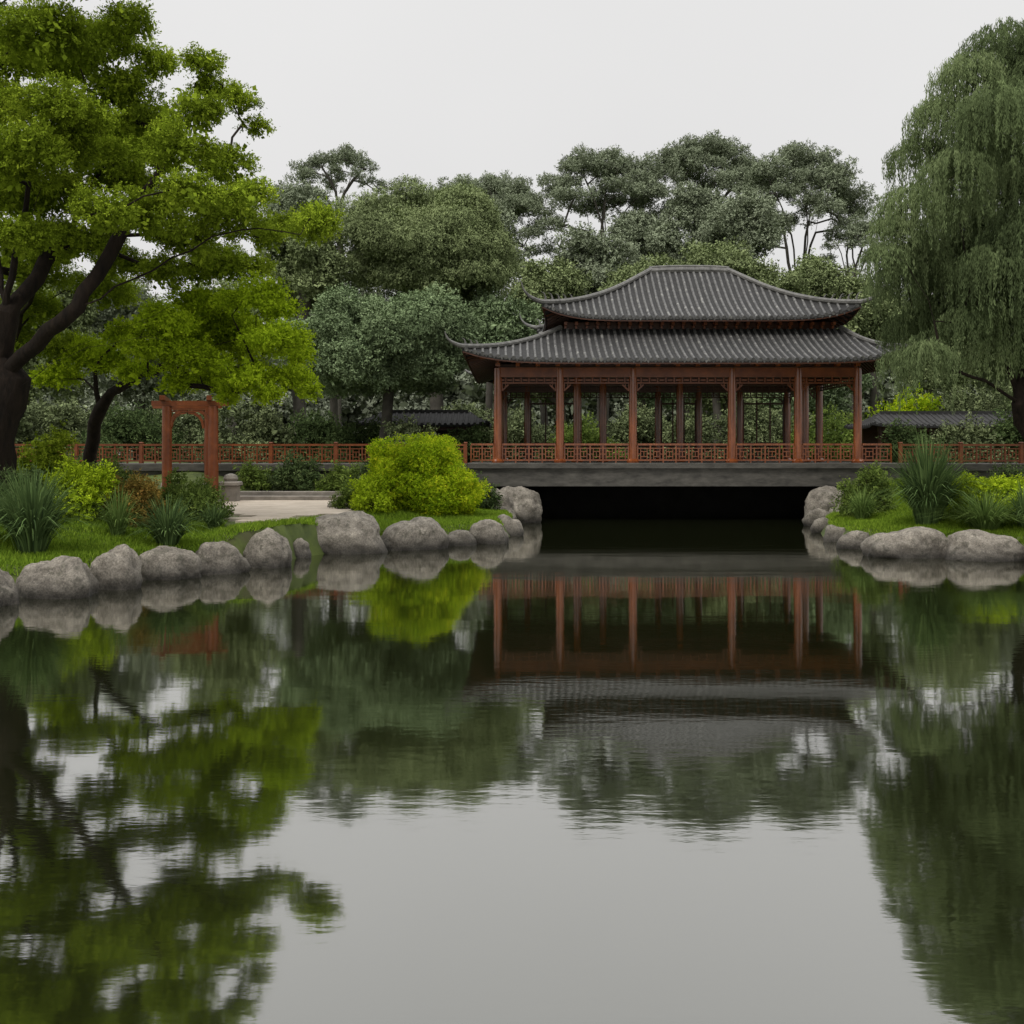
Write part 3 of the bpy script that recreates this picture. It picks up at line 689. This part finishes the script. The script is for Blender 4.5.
mb=MB(); balus(mb,(0.3,40.12),(10.5,40.12),DK,0.58); part(pv,"balustrade",mb.mesh("balustrade",M_wooddk),(0.3,40,DK))

class Roof:
    def __init__(s,outer,inner,ze,zt,lift,conc=0.4,p=6,ext=0.25,dome=0.0):
        x0,x1,y0,y1=outer; X0,X1,Y0,Y1=inner; s.dome=dome
        s.O=[np.array(q,float) for q in ((x0,y0),(x1,y0),(x1,y1),(x0,y1))]
        s.I=[np.array(q,float) for q in ((X0,Y0),(X1,Y0),(X1,Y1),(X0,Y1))]
        s.ze,s.zt,s.lift,s.c,s.p,s.ext=ze,zt,lift,conc,p,ext
    def S(s,k,u,v,dz=0):
        a,b=s.O[k],s.O[(k+1)%4]; A,B=s.I[k],s.I[(k+1)%4]
        P=(a*(1-u)+b*u)*(1-v)+(A*(1-u)+B*u)*v
        w=abs(2*u-1)
        kk=k if u<0.5 else (k+1)%4
        od=s.O[kk]-s.I[kk]; od=od/np.linalg.norm(od)
        P=P+od*s.ext*w**8*(1-v)**2
        g=(1-s.c)*v+s.c*v*v
        if s.dome: g-=s.dome*max(0,(v-0.8)/0.2)**2
        z=s.ze+(s.zt-s.ze)*g+s.lift*w**s.p*(1-v)**2+dz
        return (P[0],P[1],z)
    def at(s,k,t,v):
        a,b=s.O[k],s.O[(k+1)%4]; e=(b-a); Ls=np.linalg.norm(e); e=e/Ls
        A,B=s.I[k],s.I[(k+1)%4]
        lo=((a*(1-v)+A*v)-a)@e; hi=((b*(1-v)+B*v)-a)@e
        if hi-lo<1e-6: return None
        return (t-lo)/(hi-lo)
    def pan(s):
        mb=MB()
        for dz,flip in ((0,False),(-0.08,True)):
            for k in range(4):
                nu,nv=44,14; vs=[s.S(k,i/nu,j/nv,dz) for j in range(nv+1) for i in range(nu+1)]
                fs=[]
                for j in range(nv):
                    for i in range(nu):
                        q=j*(nu+1)+i; f=(q,q+1,q+nu+2,q+nu+1); fs.append(f[::-1] if flip else f)
                mb.add(vs,fs)
        for k in range(4):
            nu=44; vs=[s.S(k,i/nu,0,0) for i in range(nu+1)]+[s.S(k,i/nu,0,-0.08) for i in range(nu+1)]
            mb.add(vs,[(i,i+nu+1,i+nu+2,i+1) for i in range(nu)])
        return mb
    def ribs(s,spacing,r):
        mb=MB()
        for k in range(4):
            a,b=s.O[k],s.O[(k+1)%4]; e=(b-a); Ls=np.linalg.norm(e); e=e/Ls; n=int(Ls/spacing); tv=Vector((e[0],e[1],0))
            ov=Vector((e[1],-e[0],0))
            for i in range(n+1):
                t=(i+0.5)*Ls/(n+1)
                vmax=1.0
                for vv in np.linspace(0,1,81):
                    u=s.at(k,t,vv)
                    if u is None or u<0.0 or u>1.0: vmax=vv; break
                vmax=max(vmax-0.0125,0.02)
                m=max(3,int(14*vmax)+2); rings=[]
                for j in range(m):
                    v=vmax*j/(m-1); u=s.at(k,t,v)
                    if u is None: break
                    u=min(max(u,0),1); rings.append(Vector(s.S(k,u,v)))
                if len(rings)<2: continue
                vs=[];q=6
                for p in rings:
                    for c in range(q+1):
                        an=math.pi*c/q; vs.append(p+tv*(r*math.cos(an))+Vector((0,0,1))*(r*1.1*math.sin(an)-0.01))
                fs=[]
                for j in range(len(rings)-1):
                    for c in range(q):
                        w=j*(q+1)+c; fs.append((w,w+q+1,w+q+2,w+1))
                mb.add(vs,fs)
                p=rings[0]+ov*0.012; dv=[p+tv*(r*1.25*math.cos(2*math.pi*c/10))+Vector((0,0,1))*(r*1.25*math.sin(2*math.pi*c/10)+0.01) for c in range(10)]
                dv2=[x-ov*0.03 for x in dv]
                mb.add(dv+dv2,[tuple(range(10))]+[(c,(c+1)%10,10+(c+1)%10,10+c) for c in range(10)])
                p2=p+tv*spacing*0.5
                mb.add([p2+tv*(-0.055)+Vector((0,0,-0.01)),p2+tv*0.055+Vector((0,0,-0.01)),p2+Vector((0,0,-0.10))],[(0,2,1)])
        return mb
    def rafters(s,spacing,vend,w=0.07):
        mb=MB()
        for k in range(4):
            a,b=s.O[k],s.O[(k+1)%4]; e=(b-a); Ls=np.linalg.norm(e); n=int(Ls/spacing)
            for i in range(n+1):
                t=(i+0.5)*Ls/(n+1); u0=s.at(k,t,0.02); u1=s.at(k,t,vend)
                if u1 is None: continue
                u1=min(max(u1,0),1); p=s.S(k,u0,0.02,-0.125); q=s.S(k,u1,vend,-0.125); mb.beam(p,q,w,w)
            nu=40
            for i in range(nu):
                mb.beam(s.S(k,i/nu,0.006,-0.105),s.S(k,(i+1)/nu,0.006,-0.105),0.03,0.04)
        return mb
    def hip(s,k,r,curl,tipext,sp_h=0.4,sp_n=8):
        mb=MB()
        pts=[Vector(s.S(k,0,v,r*0.8)) for v in np.linspace(1.0,0,18)]
        sgx=1 if s.O[k][0]>s.I[k][0] else -1; sgy=1 if s.O[k][1]>s.I[k][1] else -1
        dv=Vector((sgx*0.90,sgy*0.43,0)); rad=[r]*len(pts); n0=len(pts)
        p=pts[-1]
        for j in range(1,11):
            f=j/10; pts.append(p+dv*(tipext*math.sin(f*1.5))+Vector((0,0,1))*(curl*(0.35*f+0.65*f**2.2))); rad.append(max(0.014,r*(1-0.88*f)))
        mb.tube(pts,rad,8)
        # slim curled finials rooted on the hip ridge
        for j in range(sp_n):
            f=0.03+0.055*j; hh=sp_h*(1-0.10*j)
            q=Vector(s.S(k,0,f,r*0.6)); c1=q+Vector((0,0,hh*0.5))-dv*(0.02*hh); c2=q+Vector((0,0,hh*0.85))+dv*(0.15*hh)
            mb.tube([q,c1,c2,q+dv*(0.45*hh)+Vector((0,0,hh))],[0.05,0.032,0.02,0.008],5)
        return mb
def build_roof(parent,R,rname,spacing,r,hip,curl,tipext,vend,sp_h,sp_n):
    ro=part(parent,rname,R.pan().mesh(rname,M_tilepan,True))
    part(ro,"roof_tile",R.ribs(spacing,r).mesh("roof_tile",M_tile,True))
    for k in range(4): part(ro,"hip_ridge",R.hip(k,hip,curl,tipext,sp_h,sp_n).mesh("hip_ridge",M_ridge,True))
    part(ro,"rafter",R.rafters(0.26,vend).mesh("rafter",M_wooddk))
    return ro
R1=Roof((-1.35,11.95,30.8,41.2),(1.6,10.75,33.5,38.5),4.86,6.12,0.34,0.36,8,0.2)
build_roof(pv,R1,"lower_roof",0.22,0.052,0.08,0.42,0.55,0.45,0.26,3)
R2=Roof((1.10,11.0,32.8,39.2),(4.9,7.55,36.0,36.001),6.40,8.52,0.42,0.42,7,0.2,0.03)
ro2=build_roof(pv,R2,"upper_roof",0.22,0.052,0.085,0.60,0.72,0.25,0.34,5)
mb=MB()
xs=np.linspace(4.82,7.63,17)
def rzf(x): return 8.50-0.05*abs((x-6.22)/1.4)**3
mb.tube([(x,36,rzf(x)) for x in xs],[0.12]*17,8)
mb.tube([(x,36,rzf(x)+0.13) for x in xs],[0.05]*17,8)
part(ro2,"top_ridge",mb.mesh("top_ridge",M_ridge,True))
mb=MB(); mb.box(1.75,10.6,33.65,38.35,6.0,6.36)
part(pv,"collar_wall",mb.mesh("collar_wall",M_wooddk))
mb=MB()
xx=1.75
while xx<10.7:
    mb.box(xx-0.05,xx+0.05,33.35,33.64,6.24,6.34); mb.box(xx-0.035,xx+0.035,33.5,33.645,6.13,6.235); xx+=0.35
mb.beam((1.7,33.6,6.1),(10.65,33.6,6.1),0.06,0.08)
part(pv,"bracket",mb.mesh("bracket",M_rail))
mb=MB(); xx=-0.44
while xx<10.9:
    mb.box(xx-0.05,xx+0.05,31.45,31.91,4.86,4.96); mb.box(xx-0.07,xx+0.07,31.7,31.92,4.75,4.855); xx+=0.62
mb.beam((-1.0,31.5,5.0),(11.6,31.5,5.0),0.10,0.10)
part(pv,"bracket",mb.mesh("bracket",M_wood))
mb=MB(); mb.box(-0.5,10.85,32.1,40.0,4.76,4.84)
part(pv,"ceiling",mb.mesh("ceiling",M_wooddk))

# ---------------------------------------------------------------- walkways with railings
for (x0,x1,lab) in ((-15.5,-1.37,"long red timber lattice railing on the stone walkway"),(11.92,19.5,"red timber lattice railing beside the willow")):
    mb=MB(); mb.box(x0,x1,31.25,33.6,1.52,1.74,0.02); mb.box(x0,x1,31.36,33.5,0.6,1.518)
    structure("walkway",mb.mesh("walkway",M_deck))
    rl=thing("railing",lab,"railing",((x0+x1)/2,31.6,1.74))
    L_=x1-x0; n=max(1,round(L_/2.0))
    for i in range(n+1):
        x=x0+0.06+i*(L_-0.12)/n; mb=MB(); mb.box(x-0.045,x+0.045,31.555,31.645,1.742,2.36); mb.box(x-0.058,x+0.058,31.542,31.658,2.36,2.40,0.015)
        part(rl,"post",mb.mesh("post",M_rail),(x,31.6,1.742))
    for i in range(n):
        a=x0+0.06+i*(L_-0.12)/n+0.05; b_=x0+0.06+(i+1)*(L_-0.12)/n-0.05
        mb=MB(); balus(mb,(a,31.6),(b_,31.6),1.742,0.57,0.40); part(rl,"lattice_panel",mb.mesh("lattice_panel",M_rail),(a,31.6,1.742))

def corridor(label,x0,x1,y,zr,ze):
    c=thing("covered_corridor",label,"building",((x0+x1)/2,y,1.6))
    R=Roof((x0,x1,y-1.6,y+1.6),(x0+0.8,x1-0.8,y,y+0.001),ze,zr,0.12,0.3,8,0.05)
    ro=part(c,"roof",R.pan().mesh("roof",M_tilepan,True)); part(ro,"roof_tile",R.ribs(0.24,0.05).mesh("roof_tile",M_tilepan,True))
    mb=MB(); mb.box(x0+0.9,x1-0.9,y-0.09,y+0.09,zr-0.06,zr+0.10); part(ro,"top_ridge",mb.mesh("top_ridge",M_tilepan))
    mb=MB(); mb.box(x0+0.5,x1-0.5,y+0.9,y+1.05,1.5,ze+0.1); part(c,"wall",mb.mesh("wall",M_wooddk))
    n=max(2,int((x1-x0)/2.2))
    for i in range(n+1):
        x=x0+0.5+i*(x1-x0-1)/n; mb=MB(); mb.lathe((x,y-1.1,1.5),[(0,0),(0.13,0),(0.12,0.06),(0.09,0.08),(0.09,ze-1.45),(0,ze-1.44)],10)
        part(c,"column",mb.mesh("column",M_wooddk,True),(x,y-1.1,1.5))
    mb=MB(); mb.beam((x0+0.4,y-1.1,ze-0.12),(x1-0.4,y-1.1,ze-0.12),0.12,0.18); part(c,"beam",mb.mesh("beam",M_wooddk))
corridor("low dark covered corridor with grey tiled roof",-6.2,-0.9,42,3.75,3.2)
corridor("low dark covered corridor with tiled roof beside the willow",14.2,21.5,42,3.7,3.15)

# gate
g=thing("timber_gate","small red timber gate with curved braces beneath the trees","gate",(-9.2,29.0,0.9))
for (x,y) in ((-9.57,28.4),(-8.28,28.4),(-10.1,30.0),(-8.92,30.0)):
    gy0=gz(x,y)-0.05
    mb=MB(); r_=0.135 if y<29 else 0.09
    mb.lathe((x,y,gy0+0.2),[(0,0),(r_,0),(r_,1.2),(r_*0.95,3.15-gy0),(0,3.155-gy0)],16)
    p=part(g,"post",mb.mesh("post",M_rail,True),(x,y,gy0))
    mb=MB(); mb.lathe((x,y,gy0-0.1),[(0,0),(r_+0.09,0),(r_+0.10,0.12),(r_+0.08,0.22),(r_+0.03,0.298),(0,0.299)],16); part(p,"post_base",mb.mesh("post_base",M_step,True))
mb=MB()
for y,xa,xb in ((28.4,-9.57,-8.28),(30.0,-10.1,-8.92)):
    mb.box(xa-0.4,xb+0.4,y-0.09,y+0.09,3.36,3.50)
    mb.box(xa+0.1,xb-0.1,y-0.05,y+0.05,3.25,3.31)
    for s_,x in ((1,xa+0.11),(-1,xb-0.11)):
        pts=[(x,y,2.78),(x+s_*0.04,y,2.98),(x+s_*0.13,y,3.13),(x+s_*0.28,y,3.22),(x+s_*0.45,y,3.25)]
        for i in range(4): mb.beam(pts[i],pts[i+1],0.07,0.08)
for a,b in (((-9.57,28.0),(-10.2,30.4)),((-8.28,28.0),(-9.0,30.4))): mb.beam((a[0],a[1],3.57),(b[0],b[1],3.57),0.14,0.13)
part(g,"crossbeam",mb.mesh("crossbeam",M_rail))

st_=thing("stone_steps","low pale stone steps at the end of the path","steps",(-6.5,29.5,0.7))
for i,(y0,y1,z1) in enumerate(((29.45,29.8,0.82),(29.8,30.2,0.94))):
    mb=MB(); mb.box(-8.0,-4.9,y0+0.003*i,y1,0.4,z1,0.02); part(st_,"step",mb.mesh("step",M_step),(-6.5,y0,0.7))
mb=MB(); mb.box(-8.12,-7.7,28.6,29.0,0.6,1.15,0.03); mb.box(-8.18,-7.64,28.54,29.06,1.15,1.26,0.03); mb.lathe((-7.91,28.8,1.26),[(0.0,0),(0.18,0.0),(0.21,0.08),(0.17,0.17),(0.05,0.22),(0,0.225)],14)
single("stone_post","short carved stone post at the foot of the steps","post",mb.mesh("stone_post",M_step,True),(-7.91,28.8,0.65))

# ---------------------------------------------------------------- world, sun, camera
el=math.radians(52); rot=math.radians(215)
w=bpy.data.worlds.new("World"); scene.world=w; w.use_nodes=True
nt=w.node_tree; N=nt.nodes; L=nt.links; N.clear()
sky=N.new("ShaderNodeTexSky"); sky.sky_type='NISHITA'; sky.sun_disc=False; sky.sun_elevation=el; sky.sun_rotation=rot
bg1=N.new("ShaderNodeBackground"); bg1.inputs[1].default_value=0.06; L.new(sky.outputs[0],bg1.inputs[0])
tc=N.new("ShaderNodeTexCoord"); sp=N.new("ShaderNodeSeparateXYZ"); L.new(tc.outputs["Generated"],sp.inputs[0])
r=ramp(N,[(0.0,(0.75,0.74,0.735)),(0.2,(0.79,0.783,0.778)),(0.48,(0.82,0.815,0.81)),(0.7,(1.0,1.0,0.99)),(1.0,(1.0,1.0,0.99))]); L.new(sp.outputs[2],r.inputs[0])
nz=N.new("ShaderNodeTexNoise"); nz.inputs["Scale"].default_value=2.0; nz.inputs["Detail"].default_value=3; L.new(tc.outputs["Generated"],nz.inputs["Vector"])
mr=N.new("ShaderNodeMapRange"); mr.inputs[1].default_value=0.3; mr.inputs[2].default_value=0.7; mr.inputs[3].default_value=0.97; mr.inputs[4].default_value=1.03; L.new(nz.outputs["Fac"],mr.inputs[0])
mxc=N.new("ShaderNodeMixRGB"); mxc.blend_type='MULTIPLY'; mxc.inputs[0].default_value=1; L.new(r.outputs[0],mxc.inputs[1]); L.new(mr.outputs[0],mxc.inputs[2])
zb=N.new("ShaderNodeMapRange"); zb.inputs[1].default_value=0.5; zb.inputs[2].default_value=0.95; zb.inputs[3].default_value=1.0; zb.inputs[4].default_value=2.3; L.new(sp.outputs[2],zb.inputs[0])
bg2=N.new("ShaderNodeBackground"); L.new(zb.outputs[0],bg2.inputs[1]); L.new(mxc.outputs[0],bg2.inputs[0])
ms=N.new("ShaderNodeMixShader"); ms.inputs[0].default_value=0.97; L.new(bg1.outputs[0],ms.inputs[1]); L.new(bg2.outputs[0],ms.inputs[2])
o=N.new("ShaderNodeOutputWorld"); L.new(ms.outputs[0],o.inputs[0])
sd=bpy.data.lights.new("sun",'SUN'); sd.energy=1.5; sd.angle=math.radians(14); sd.color=(1,0.95,0.88)
so=bpy.data.objects.new("sun",sd); COL.objects.link(so)
sv=Vector((math.sin(rot)*math.cos(el),math.cos(rot)*math.cos(el),math.sin(el)))
so.rotation_euler=sv.to_track_quat('Z','Y').to_euler(); so.location=(0,0,40)
cd=bpy.data.cameras.new("camera"); cd.lens=36; cd.sensor_width=36; cd.shift_y=-57/1024; cd.clip_end=3000
co=bpy.data.objects.new("camera",cd); co.location=(0,0,2); co.rotation_euler=(math.radians(90),0,0); COL.objects.link(co); scene.camera=co
scene.view_settings.view_transform='Standard'; scene.view_settings.look='None'; scene.view_settings.exposure=0
